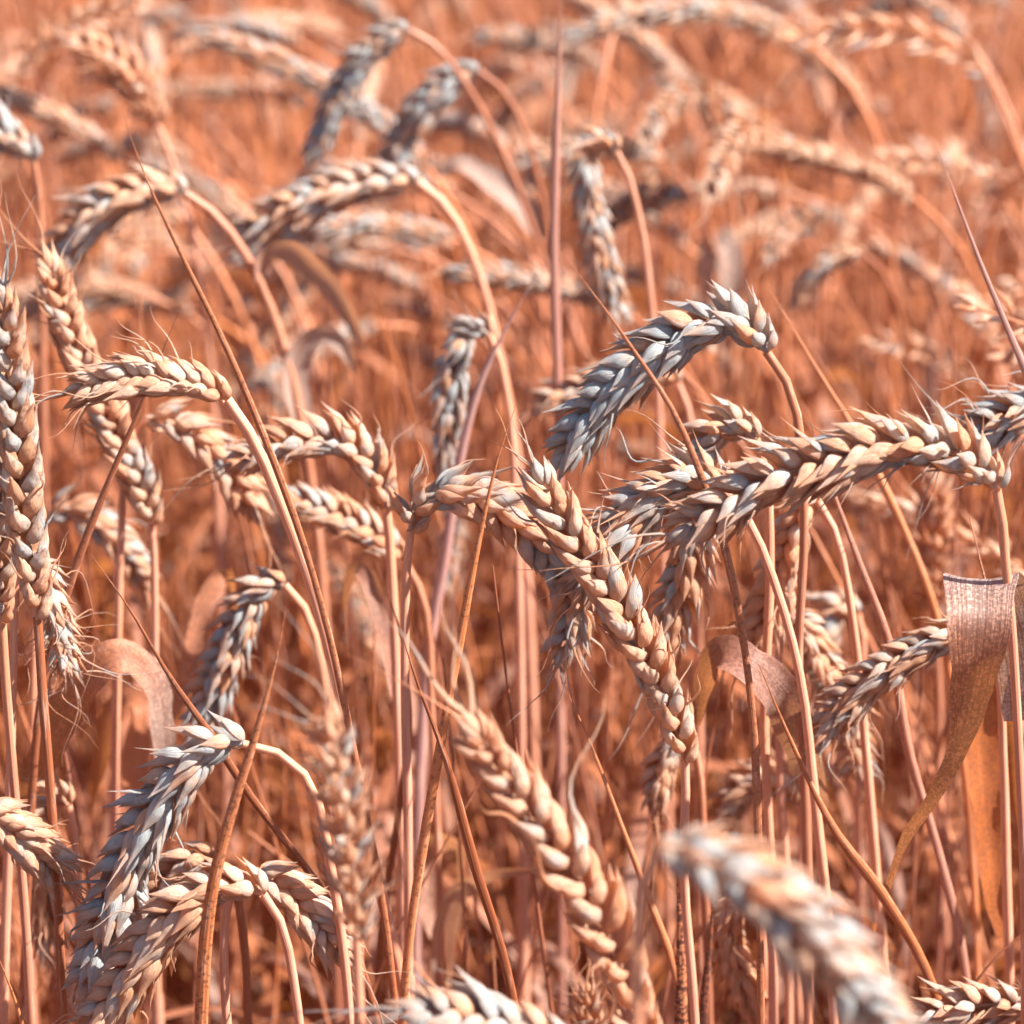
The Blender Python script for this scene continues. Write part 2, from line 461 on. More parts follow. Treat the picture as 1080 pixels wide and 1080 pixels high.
# ------------------------------------------------------------------ the plants one can tell apart in the photograph
SHARP = .865
GRP = 'wheat plants of the field'
def wheat(label, ear, stem, Y=SHARP, W=.0175, roll=0.0, lod=3, color=(0, 0, 0, 1), stemcol=None, fine=False, seed=0, leaves=(), r=(.0012, .0018), **kw):
    """ear: photo points tip -> base; stem: photo points base -> bottom"""
    rng = np.random.RandomState(seed + 100)
    W = W * .93
    kw['awns'] = kw.get('awns', .15) * (1 if W > .0165 and Y < .8 else .6)
    E = pts3(ear, Y); S = pts3(stem, Y)
    P = E + S
    P = P + to_ground(P, rng)
    n_all = 400
    Q = np.asarray(P)
    C = spline(P, n_all)
    ib = int(np.argmin(np.linalg.norm(C - E[-1], axis=1)))
    Ce = C[:ib + 1][::-1]; Cs = C[ib:]
    root = thing('wheat_plant', label, 'wheat plant', (C[-1][0], C[-1][1], 0.0), GRP)
    o3 = np.array(root.location)
    g = Geo(); stem_tube(g, resample(Cs, 90), r[0], r[1], rng)
    geo_obj('stem', g, M_PALE, root, stemcol or (0, .05, 0, 1), o3)
    if seed % 2 == 0:
        cs = resample(Cs, 200); i0, i1 = int(rng.uniform(26, 60)), int(rng.uniform(100, 125))
        sg = Geo(); tt = np.linspace(0, 1, i1 - i0)
        tube(sg, cs[i0:i1], (r[1] + .0005) * np.interp(tt, [0, .02, .1, .97, 1], [.80, .92, 1, 1.08, .95]), 9, rng.rand(), ref=(.3, 1, 0))
        geo_obj('leaf_sheath', sg, M_PALE, root, (.15, .35, .15, 1), o3)
    # spikelet rows: roll 0 shows both rows side by side
    T = nrm(Ce[min(len(Ce) - 1, 6)] - Ce[0])
    view = nrm(Ce[len(Ce) // 2] - np.array([0, 0, H]))
    s = nrm(np.cross(T, view)); f = np.cross(T, s)
    side = s * math.cos(R(roll)) + f * math.sin(R(roll))
    ra, sp = build_ear(Ce, W, side, lod, rng, **kw)
    if fine:
        e = geo_obj('ear', ra, M_EAR, root, color, o3)
        for q in sp:
            geo_obj('spikelet', q, M_EAR, e, color, (0, 0, 0) if False else o3)
    else:
        allg = ra
        for q in sp:
            for a, b, c, m in zip(q.v, q.f, q.c, q.m):
                allg.v.append(a); allg.c.append(c); allg.m.append(m)
                # faces were numbered inside their own Geo
                allg.f.append(b + allg.n)
            allg.n += q.n
        geo_obj('ear', allg, M_EAR, root, color, o3)
    for lf in leaves:
        lp, lw, lc, ltw, kk = lf
        leaf_on(root, pts3(lp, Y), lw, lc, rng, o3, ltw, **kk)
    return root

def blade(name, label, cat, pts, Y, wid, color, seed, flat=.45, ground=True, tip=True, base_w=None):
    rng = np.random.RandomState(seed)
    P = pts3(pts, Y)
    if ground: P = P + to_ground(P, rng, .35)
    C = spline(P, 120)
    L = np.concatenate([[0], np.cumsum(np.linalg.norm(np.diff(C, axis=0), axis=1))])
    rad = wid / 2 * (np.clip(L / .07, .06, 1) if tip else 1) * (1 + .08 * np.sin(L * 90 + seed))
    C0 = C[-1].copy(); C0[2] = 0
    g = Geo(); tube(g, C, rad, 8, rng.rand(), flat)
    o = geo_obj(name, g, M_STEM, None, color, C0)
    o.location = C0
    o['label'] = label; o['category'] = cat; o['group'] = 'dry grass blades among the wheat'
    return o

# BLUE, SPOTS, TONE
def col(b=0, s=0, t=0): return (b, s, t, 1)

# centre diagonal ear (A)
wheat('sharp wheat ear leaning up to the left at the centre, before the crossing ears',
      [(562, 488), (585, 535), (622, 592), (662, 655), (695, 722), (722, 800)], [(722, 860), (722, 940), (733, 1080)],
      W=.0195, roll=8, color=col(.35, .15, .1), fine=True, seed=1, awns=.12, tipawn=(4, .018), nsp=24, splay=.1)
# right arching ear (B)
wheat('sharp wheat ear arching left from the right side above the spotted folded leaf',
      [(705, 568), (745, 545), (805, 510), (870, 487), (940, 470), (1010, 478), (1053, 520)], [(1058, 570), (1066, 650), (1075, 800), (1082, 1000)],
      W=.0190, roll=28, color=col(.42, .18, .1), fine=True, seed=2, splay=.5, open_=.35, awns=.2, awn_len=.02, tipawn=(5, .034), nsp=25, Y=.838,
      leaves=[([(1078, 760, .03), (1072, 690, .025), (1058, 640, .018), (1035, 611, .004), (1033, 650, -.010), (1030, 690, -.012), (1022, 740, -.010), (1010, 790, -.008), (985, 840, -.006), (955, 885, 0), (937, 935, .004)],
               .0185, col(.85, .62, 0), (0, 0, 0, 0, 5, 10, 25, 50, 60), dict(cup=.12, n=90, k=9, wprof=([0, .2, .31, .41, .49, .58, .68, .79, .88, 1], [.5, .8, 1, 1, .82, .60, .32, .2, .17, .12]), wave=.04))])
# upper blue ear (C)
wheat('blue-grey wheat ear bending down left, highest sharp ear, behind a dark grass tip',
      [(590, 495), (612, 455), (648, 412), (690, 372), (740, 345), (780, 340), (806, 368)], [(832, 408), (845, 470), (848, 560), (842, 700), (850, 860), (852, 1080)],
      Y=.905, W=.0190, roll=24, color=col(.85, .15, 0), fine=True, seed=3, splay=.45, open_=.25, awns=.1, tipawn=(2, .015), nsp=25)
# arching ear left of centre (D)
wheat('wheat ear hooked over to the right, its tip hidden behind the central diagonal ear',
      [(585, 700), (602, 655), (600, 612), (572, 572), (525, 538), (475, 520), (440, 528), (433, 560)], [(428, 620), (427, 720), (430, 860), (431, 1080)],
      Y=.893, W=.0180, roll=25, color=col(.5, .2, .35), fine=True, seed=4, splay=.45, open_=.3, awns=.12, tipawn=(4, .022), nsp=27)
# E, hanging behind B
wheat('wheat ear hooked over and hanging straight down behind the right arching ear',
      [(697, 705), (710, 650), (728, 590), (730, 530), (740, 478), (770, 448), (797, 462)], [(808, 500), (812, 600), (806, 760), (812, 900), (815, 1080)],
      Y=.915, W=.0180, roll=30, color=col(.5, .2, .3), fine=True, seed=5, splay=.35, open_=.3, awns=.1, nsp=26)
# E2, short piece left of B's tip
wheat('splayed wheat ear curving left, crossed by the tip awns of the right arching ear',
      [(612, 640), (628, 600), (655, 560), (695, 522), (735, 503), (762, 515)], [(790, 550), (822, 630), (845, 720), (858, 830), (872, 960), (880, 1080)],
      Y=.880, W=.0180, roll=40, color=col(.55, .15, .2), fine=True, seed=6, splay=.5, open_=.6, awns=.3, awn_len=.016, nsp=21)
# F orange hanging ear
wheat('orange wheat ear hanging down below the middle of the right arching ear',
      [(788, 700), (803, 660), (818, 615), (835, 570), (848, 540), (860, 527)], [(880, 560), (900, 660), (912, 780), (924, 920), (935, 1080)],
      Y=.925, W=.0180, roll=5, color=col(0, .05, .55), fine=True, seed=7, splay=.25, nsp=18, open_=.15)
# H lower right ear
wheat('wheat ear pointing down to the left from behind the spotted folded leaf',
      [(858, 788), (880, 757), (915, 722), (960, 690), (1005, 670), (1030, 672)], [(1050, 700), (1058, 800), (1062, 940), (1065, 1080)],
      Y=.90, W=.0150, roll=32, color=col(.35, .15, .2), fine=True, seed=8, splay=.4, open_=.25, nsp=22, tipawn=(4, .02),
      leaves=[([(1060, 990, .01), (1044, 870, .02), (1038, 765, .03), (1050, 705, .035), (1066, 750, .03), (1072, 870, .03)], .0100, col(0, .4, .1), (0, 5, 10, 30, 10), dict(face=True))])
wheat('narrow wheat ear drooping to the right, between the orange hanging ear and the pale stem',
      [(908, 828), (900, 785), (885, 740), (862, 690), (845, 655), (832, 648)], [(822, 680), (822, 800), (830, 950), (832, 1080)],
      Y=.96, W=.0150, roll=50, color=col(.3, .1, .3), seed=9, splay=.5, open_=.4, lod=2)
wheat('small soft-edged wheat ear just left of the pale stem, above the lower right ear',
      [(868, 720), (866, 690), (872, 660), (888, 640), (905, 648)], [(910, 700), (905, 800), (905, 1080)],
      Y=1.04, W=.017, color=col(.4, .1, .2), seed=10, lod=2, splay=.4)
wheat('upright orange wheat ear out of focus under the right end of the arching ear',
      [(986, 495), (988, 540), (984, 600), (985, 640)], [(990, 720), (992, 860), (1000, 1080)],
      Y=1.10, W=.0165, color=col(0, 0, .8), seed=11, lod=2, splay=.5, open_=.3, roll=70)
# N, blurred nearest ear
wheat('large blurred wheat ear in front, drooping towards the lower right corner',
      [(940, 1120), (905, 1045), (855, 985), (798, 932), (745, 903), (698, 890)], [(680, 920), (672, 1000), (672, 1090)],
      Y=.600, W=.0195, roll=35, color=col(.55, .1, .15), seed=12, splay=.45, open_=.3, tipawn=(3, .02), awns=.25, lod=3)
# O blurred front ear, awned
wheat('blurred orange awned wheat ear in front, leaning up to the left below the centre',
      [(495, 755), (530, 815), (572, 870), (615, 935), (652, 1010), (680, 1100)], [(700, 1180)],
      Y=.725, W=.0185, roll=10, color=col(.1, .08, .55), seed=13, splay=.3, awns=.08, awn_len=.025, tipawn=(3, .032), awn_r=.045, lod=3, nsp=22)
# P cluster bottom left
wheat('blue-grey wheat ear bowed down to the left, upper one of the lower left pair',
      [(88, 1075), (105, 1010), (130, 930), (158, 868), (195, 812), (232, 782), (258, 785)], [(305, 800), (332, 838), (348, 910), (362, 1000), (370, 1090)],
      Y=.835, W=.0205, roll=22, color=col(.75, .15, .1), fine=True, seed=14, splay=.4, open_=.35, nsp=26)
wheat('plump straw wheat ear bowed down to the left, lower one of the lower left pair',
      [(92, 1095), (130, 1040), (165, 988), (205, 950), (245, 932), (280, 945)], [(300, 985), (312, 1050), (318, 1100)],
      Y=.815, W=.0195, roll=14, color=col(.15, .15, .15), fine=True, seed=15, splay=.25, nsp=21, open_=.15)
wheat('straw wheat ear drooping to the right beside the lower left pair',
      [(362, 1012), (345, 985), (320, 955), (290, 930), (262, 920)], [(245, 935), (236, 1000), (240, 1090)],
      Y=.84, W=.0160, roll=15, color=col(.15, .15, .25), fine=True, seed=16, splay=.3, nsp=15, tipawn=(5, .035), open_=.3)
wheat('wheat ear half hidden behind the lower left pair, topmost where they cross',
      [(130, 1030), (145, 985), (170, 940), (200, 908), (228, 900)], [(246, 930), (258, 1000), (262, 1090)],
      Y=.87, W=.0170, roll=15, color=col(.3, .2, .3), fine=True, seed=17, splay=.3, nsp=17)
# left edge
wheat('upright mould-spotted wheat ear at the left edge with fine curled awns',
      [(2, 300), (6, 350), (14, 420), (22, 500), (31, 580), (40, 655)], [(44, 720), (52, 820), (60, 930), (67, 1080)],
      Y=.850, W=.0185, roll=3, color=col(.45, .40, .1), fine=True, seed=18, splay=.05, awns=.3, awn_len=.022, tipawn=(5, .03), nsp=23, narrow=.85)
wheat('wheat ear cut by the left edge, its pale stem beside the spotted ear\'s stem',
      [(-18, 360), (-14, 440), (-6, 540), (2, 655)], [(6, 720), (16, 840), (26, 960), (33, 1080)],
      Y=.862, W=.0175, roll=10, color=col(.4, .25, .1), seed=19, awns=.2, lod=3)
wheat('bleached open wheat ear hanging under the spotted upright ear',
      [(72, 712), (68, 690), (60, 660), (50, 620), (38, 592)], [(22, 600), (14, 700), (10, 860), (4, 1080)],
      Y=.885, W=.0125, roll=30, color=col(.45, .3, .1), seed=20, open_=1.0, splay=.3, awns=.6, awn_len=.022, lod=3, nsp=12)
wheat('wheat ear entering from the left edge and pointing down to the right',
      [(66, 930), (40, 898), (10, 872), (-25, 852)], [(-50, 880), (-60, 960), (-62, 1080)],
      Y=.845, W=.0170, roll=18, color=col(.1, .15, .35), fine=True, seed=21, nsp=17, tipawn=(5, .03), splay=.3, open_=.2)
wheat('wheat ear hanging straight down behind the two pale left stems',
      [(52, 1010), (48, 960), (44, 905), (44, 862), (58, 835), (72, 850)], [(80, 900), (84, 1000), (88, 1090)],
      Y=.92, W=.017, roll=40, color=col(.2, .2, .4), seed=22, lod=2, splay=.4, open_=.3)
# R pale ear
wheat('pale straw wheat ear lying level and pointing left on a long diagonal stem',
      [(72, 418), (100, 405), (145, 398), (190, 402), (235, 418)], [(262, 455), (300, 540), (335, 640), (364, 760), (392, 900), (432, 1080)],
      Y=.862, W=.0155, roll=5, color=col(.08, .05, .1), fine=True, seed=23, splay=.2, awns=.35, awn_len=.016, nsp=20, tipawn=(4, .022), r=(.0015, .0019))
wheat('upright wheat ear leaning left just behind the pale level ear',
      [(48, 270), (68, 330), (95, 400), (125, 460), (150, 515), (160, 556)], [(163, 640), (163, 760), (164, 900), (166, 1080)],
      Y=.985, W=.0175, roll=10, color=col(.2, .05, .3), seed=24, lod=3, splay=.15, awns=.3, nsp=28,
      leaves=[([(172, 860, -.03), (170, 800, -.05), (168, 750, -.06), (152, 706, -.065), (126, 693, -.07), (94, 716, -.07), (62, 765, -.065), (36, 830, -.05), (24, 900, -.03)], .0120, col(.6, .5, .0), (60, 60, 45, 10, -5, -10), dict(cup=.15, face=True, n=60)),
              ([(165, 780, .02), (200, 700, .03), (220, 630, .04), (235, 606, .045), (248, 625, .05), (247, 680, .05), (238, 735, .05)], .0065, col(.2, .5, .1), (30, 10, -20, 60, 100, 140), dict(face=True)),
 ([(165, 900, .02), (142, 810, .03), (150, 745, .04), (130, 738, .045), (108, 795, .05), (95, 860, .05)], .0090, col(.1, .2, .2), (10, 0, 30, 20, 10), dict(face=True))])
wheat('orange wheat ear arching down to the right behind the pale level ear',
      [(268, 545), (252, 508), (225, 475), (190, 450), (155, 440)], [(135, 470), (128, 560), (122, 760), (118, 1080)],
      Y=.99, W=.0170, roll=22, color=col(.15, .05, .6), seed=25, lod=2, splay=.4, open_=.2)
wheat('sun-whitened wheat ear arched to the left on the vertical pink stem left of centre',
      [(240, 492), (270, 478), (320, 462), (365, 468), (395, 495), (407, 535)], [(413, 610), (418, 720), (422, 860), (426, 1080)],
      Y=.955, W=.0165, roll=15, color=col(.35, .05, .45), seed=26, lod=3, splay=.4, open_=.2, r=(.0014, .002),
      leaves=[([(421, 760, .005), (404, 665, .02), (390, 612, .03), (376, 600, .035), (366, 625, .04), (368, 690, .04)], .0055, col(.2, .5, 0), (60, 20, -20, 60, 110), dict(face=True))])
wheat('wheat ear pointing up left just below the sun-whitened arched ear',
      [(302, 520), (335, 535), (380, 555), (425, 590)], [(448, 640), (455, 760), (462, 900), (466, 1080)],
      Y=1.0, W=.0155, roll=20, color=col(.3, .05, .5), seed=27, lod=2, splay=.4,
      leaves=[([(463, 1000, .005), (452, 930, .01), (454, 893, .01), (470, 884, .005), (486, 894, 0), (486, 930, 0), (478, 975, 0)], .0085, col(.4, .5, 0), (40, 5, 20, 60, 80, 100), dict(face=True)),
 ([(466, 1040), (470, 970, -.01), (488, 935, -.02), (525, 921, -.03), (575, 916, -.03)], .0085, col(.55, .1, 0), (0, 10, 30, 45, 50), dict(face=True))])
wheat('grey wheat ear hanging down left in the gap above the lower left pair',
      [(205, 790), (218, 745), (238, 695), (258, 645), (280, 618), (303, 618)], [(325, 650), (342, 720), (352, 820), (362, 940), (372, 1080)],
      Y=.955, W=.0165, roll=30, color=col(.65, .15, .35), seed=28, lod=2, splay=.45, open_=.35)
wheat('blurred pinkish upright wheat ear in front of the long diagonal stem',
      [(345, 745), (355, 800), (365, 860), (372, 930), (376, 990)], [(378, 1040), (380, 1100)],
      Y=.70, W=.0135, roll=60, color=col(.35, .1, .25), seed=29, lod=3, open_=.8, splay=.2, awns=.3, awn_len=.02, nsp=14)
wheat('blurred grey wheat ear hanging down, upper one left of the grey leaning leaf',
      [(468, 500), (470, 460), (475, 415), (484, 370), (500, 345), (515, 352)], [(535, 420), (545, 560), (550, 800), (552, 1080)],
      Y=1.06, W=.0165, roll=40, color=col(.75, .1, .3), seed=30, lod=2, splay=.5)
wheat('soft pale wheat ear behind the base of the highest sharp ear',
      [(565, 432), (600, 412), (645, 400), (690, 392), (715, 405)], [(730, 460), (735, 600), (738, 850), (740, 1080)],
      Y=1.10, W=.0150, roll=30, color=col(.2, 0, .4), seed=31, lod=2, splay=.5, open_=.3)
wheat('blurred wheat ear arching left, just beneath the tallest dark blade tip',
      [(52, 300), (72, 258), (105, 222), (150, 202), (192, 203)], [(232, 232), (270, 290), (300, 370), (322, 470), (340, 620), (350, 900)],
      Y=1.13, W=.0195, roll=25, color=col(.4, .1, .25), seed=32, lod=2, splay=.4, open_=.2, r=(.0016, .002),
      leaves=[([(325, 480), (312, 410), (318, 368), (340, 352), (362, 366), (375, 395)], .0100, col(.6, .1, 0), (40, 30, 20, 20, 10), dict(face=True)),
 ([(272, 300), (280, 270), (305, 262), (335, 285), (365, 325), (385, 370)], .0090, col(.4, .1, 0), (50, 40, 30, 30, 20), dict(face=True))])
wheat('blurred wheat ear lying level above the middle left, its stem bowing down to the right',
      [(252, 252), (290, 228), (335, 207), (385, 193), (440, 192)], [(475, 225), (505, 290), (525, 370), (545, 480), (560, 700), (565, 950)],
      Y=1.17, W=.0195, roll=25, color=col(.45, .1, .2), seed=33, lod=2, splay=.4, open_=.2, r=(.0016, .002))
wheat('blurred blue-grey wheat ear bending down left on a long stem crossing to the centre',
      [(408, 180), (425, 145), (448, 112), (478, 85), (505, 75)], [(540, 110), (570, 200), (585, 320), (600, 480), (610, 700)],
      Y=1.30, W=.0185, roll=25, color=col(.85, .1, .1), seed=34, lod=2, splay=.45,
      leaves=[([(572, 250), (548, 215), (512, 186), (482, 172), (460, 188)], .0110, col(.5, .2, .1), (20, 20, 20, 10), dict(face=True))])
wheat('blurred thin blue-grey wheat ear slanting down left from a pale bright bend at the top',
      [(325, 175), (345, 130), (368, 85), (395, 50), (432, 32)], [(470, 60), (520, 140), (565, 250), (598, 380), (615, 560), (620, 800)],
      Y=1.28, W=.0165, roll=30, color=col(.8, .1, .15), seed=35, lod=2, splay=.3)
wheat('blurred orange wheat ear with pale drooping husks at the top left',
      [(70, 42), (105, 58), (140, 85), (165, 130)], [(185, 180), (205, 260), (225, 420), (235, 700)],
      Y=1.30, W=.0185, roll=50, color=col(.15, .1, .6), seed=36, lod=2, open_=.8, splay=.5)
wheat('blurred wheat ear hanging straight down above the dark grass tip at the centre',
      [(650, 350), (640, 300), (628, 240), (618, 190), (628, 152), (650, 160)], [(672, 220), (690, 360), (700, 600), (705, 900)],
      Y=1.14, W=.0155, roll=30, color=col(.55, .1, .3), seed=37, lod=2, splay=.4, open_=.3)
wheat('blurred pale wheat ear lying level at top centre, its stem arching down right',
      [(540, 175), (590, 162), (650, 158), (700, 172)], [(740, 225), (762, 300), (775, 420), (785, 620), (790, 900)],
      Y=1.42, W=.0150, roll=30, color=col(.25, 0, .2), seed=38, lod=2, splay=.3,
      leaves=[([(766, 370), (772, 300), (764, 262), (752, 266), (746, 330)], .0110, col(.7, .1, 0), (0, 10, 20, 10), dict(face=True))])
wheat('blurred thin wheat ear arching down left right of centre, on a purple-brown hooked stem',
      [(835, 322), (858, 292), (885, 272), (910, 268)], [(938, 300), (958, 380), (968, 500), (975, 700), (980, 950)],
      Y=1.30, W=.0125, roll=30, color=col(.35, 0, .3), seed=39, lod=2, splay=.2)
wheat('blurred wheat ear slanting down right near the top of the right half',
      [(820, 150), (780, 122), (735, 95), (690, 82)], [(668, 110), (655, 220), (650, 400), (648, 700)],
      Y=1.55, W=.0170, roll=30, color=col(.45, 0, .3), seed=40, lod=2, splay=.4)
wheat('wheat ear with stiff white awns entering from the right edge',
      [(1022, 455), (1050, 445), (1085, 432), (1120, 430)], [(1140, 460), (1150, 600), (1155, 900)],
      Y=.93, W=.0175, roll=25, color=col(.7, .2, .2), seed=41, lod=3, splay=.5, open_=.5, awns=.5, awn_len=.02, tipawn=(5, .035))
wheat('blurred blue-grey wheat ear cut by the left edge near the top',
      [(-50, 135), (-20, 140), (10, 148), (35, 170)], [(42, 230), (45, 400), (50, 700)],
      Y=1.15, W=.0185, roll=25, color=col(.8, .1, 0), seed=42, lod=2, splay=.4)
wheat('blurred wheat ear lying along the bottom edge below the centre',
      [(425, 1066), (470, 1072), (530, 1084), (600, 1104)], [(640, 1150), (650, 1210)],
      Y=.70, W=.0180, roll=30, color=col(.6, .1, .4), seed=43, lod=3, splay=.4)
wheat('bleached wheat ear in the lower right corner, pointing left with parted husks',
      [(960, 1078), (1000, 1066), (1040, 1060), (1090, 1064)], [(1120, 1090), (1130, 1180)],
      Y=.85, W=.0150, roll=25, color=col(.3, .15, .1), seed=44, lod=3, splay=.5, open_=.6, tipawn=(4, .02))
wheat('small spiky wheat ear standing up at the bottom edge right of the awned ear',
      [(618, 1035), (620, 1060), (624, 1100), (626, 1140)], [(628, 1180)],
      Y=.90, W=.0125, roll=40, color=col(.2, .3, .6), seed=45, lod=3, open_=.8, awns=.5, awn_len=.012, nsp=10)
wheat('pale rounded wheat ear bent over on a hooked stem, above the large blurred ear',
      [(768, 868), (775, 845), (800, 826), (828, 830), (843, 850)], [(845, 900), (842, 980), (842, 1090)],
      Y=1.0, W=.0170, roll=50, color=col(.15, 0, .5), seed=46, lod=2, splay=.3, nsp=12)
wheat('orange wheat ear hanging behind the large blurred ear near the bottom',
      [(795, 1075), (782, 1040), (770, 1000), (770, 960), (785, 935)], [(800, 950), (806, 1020), (808, 1090)],
      Y=.92, W=.0150, roll=40, color=col(0, .05, .9), seed=47, lod=2, splay=.4, open_=.4)
wheat('blurred wheat ear in the shade left of the long diagonal stem, bent to the right',
      [(155, 620), (135, 585), (105, 555), (70, 535), (50, 545)], [(40, 600), (36, 700), (34, 900), (34, 1080)],
      Y=1.04, W=.0165, roll=30, color=col(.4, 0, .3), seed=48, lod=2, splay=.4)
# plant with the big triangular folded leaf (M)
wheat('wheat plant with a broad grey folded leaf glowing orange below, right of the central ear',
      [(690, 860), (696, 825), (706, 790), (722, 770)], [(735, 800), (742, 900), (748, 1080)],
      Y=.945, W=.0135, roll=30, color=col(.2, .1, .5), seed=49, lod=2,
      leaves=[([(862, 850, -.02), (848, 795, -.03), (826, 740, -.045), (795, 706, -.055), (762, 690, -.05), (744, 715, -.045), (736, 765, -.04)],
               .0125, col(.38, .5, 0), (-15, -20, -30, 10, 35, 25, 10), dict(cup=.2, face=True, n=60, wprof=([0, .25, .5, .7, 1], [.6, .9, 1, .95, .1])))])

# thin dark blades and stalks
BL = [
 ('long thin brown grass blade rising highest at the upper left, its tip alone', [(129, 118), (150, 178), (188, 262), (232, 352), (262, 420), (290, 490), (322, 580), (352, 690), (378, 820), (410, 1000)], .855, .0019, col(.1, .5, .75)),
 ('short dark brown grass tip crossing the highest sharp ear', [(595, 270), (632, 318), (672, 375), (708, 430), (735, 490), (765, 580), (790, 720), (800, 900)], .845, .0021, col(.1, .5, .7)),
 ('purple-grey grass blade slanting down to the right edge', [(984, 146), (1005, 200), (1032, 272), (1062, 345), (1085, 400), (1115, 500), (1130, 700)], .848, .0022, col(.85, .2, .35)),
 ('pale pink grass blade behind the right arching ear, its tip above it', [(808, 298), (835, 345), (868, 400), (900, 452), (945, 540), (985, 640), (1010, 760), (1030, 1000)], .99, .0024, col(.1, 0, .1)),
 ('brown grass blade slanting down right through the lower left, above the pair of ears', [(96, 585), (135, 640), (180, 715), (222, 775), (268, 845), (315, 905), (352, 960), (390, 1050)], .858, .0023, col(0, .5, .45)),
 ('rust-brown grass blade leaning right, left of the central ear', [(545, 425), (526, 480), (505, 570), (484, 680), (462, 800), (445, 900), (428, 1030)], .848, .0026, col(0, .5, .35)),
 ('rust-speckled grass blade leaning right across the lower left pair of ears', [(302, 640), (290, 700), (268, 780), (240, 870), (222, 950), (212, 1080)], .800, .0034, col(0, .6, .55)),
 ('purple-grey grass stalk crossing behind the pale stem under the arching ear', [(850, 428), (872, 500), (905, 590), (938, 680), (958, 790), (990, 900), (1020, 1040)], .915, .0026, col(.55, .3, .35)),
 ('thin pink stalk slanting down right beneath the central diagonal ear', [(590, 712), (625, 790), (655, 870), (685, 950), (715, 1040)], .875, .0021, col(0, .3, .3)),
 ('tan stalk slanting steeply to the bottom edge behind the large blurred ear', [(800, 700), (838, 790), (880, 875), (935, 950), (990, 1060)], .868, .0030, col(0, .3, .2)),
 ('tan stalk slanting down right below the hooked ear, tip hidden among the stems', [(418, 650), (440, 720), (470, 800), (500, 910), (540, 1050)], .84, .0027, col(0, .2, .15)),
 ('blurred purple upright stalk at the top centre', [(592, -30), (588, 100), (584, 250), (588, 420), (590, 700), (592, 950)], 1.10, .0032, col(.6, 0, .2)),
 ('blurred grey leaning leaf left of the dark grass tip', [(566, 288), (538, 338), (508, 400), (488, 470), (470, 580), (450, 700), (440, 900)], 1.03, .0034, col(.9, .1, .1)),
 ('dark brown thin stalk leaning right in front of the pale level ear\'s underside', [(192, 320), (170, 375), (148, 430), (118, 500), (88, 575), (60, 660), (40, 760)], .90, .0024, col(.1, .4, .7)),
 ('dark blade standing right of the spotted folded leaf at the right edge', [(1022, 545), (1036, 600), (1055, 680), (1075, 760), (1100, 900)], .875, .0026, col(.45, .4, .6)),
 ('orange blade bending right at the bottom left, under the left edge ear', [(-6, 1000), (14, 1050), (30, 1110)], .83, .0035, col(0, .1, .2)),
 ('tan blade rising from the bottom below the spotted leaf in the lower right', [(1090, 975), (1050, 1010), (1020, 1050), (990, 1100)], .86, .0030, col(.1, .3, .4)),
 ('thin orange stalk leaning left, between the blurred pink ear and the rusty blade', [(395, 590), (420, 660), (432, 760), (420, 860), (405, 960), (396, 1080)], .93, .0022, col(0, 0, .1)),
 ('soft pale blade lying across the stems at the lower left centre', [(365, 690), (410, 712), (460, 742), (500, 772)], .74, .0016, col(.1, 0, .05)),
 ('dark mouldy stalk beside the central stem at the bottom', [(712, 900), (716, 950), (718, 1020), (718, 1090)], .875, .0052, col(.1, 1, .5)),
 ('mouldy split stalk right of the central stem at the bottom', [(752, 930), (750, 980), (744, 1040), (740, 1100)], .880, .0046, col(.1, .95, .3)),
]
for i, (lb, p, Y, wd, c) in enumerate(BL):
    cat = 'stalk' if 'stalk' in lb else ('leaf' if 'leaf left' in lb else 'grass blade')
    nm = 'dry_stalk' if cat == 'stalk' else 'grass_blade'
    blade(nm, lb, cat, p, Y, wd, c, 300 + i)

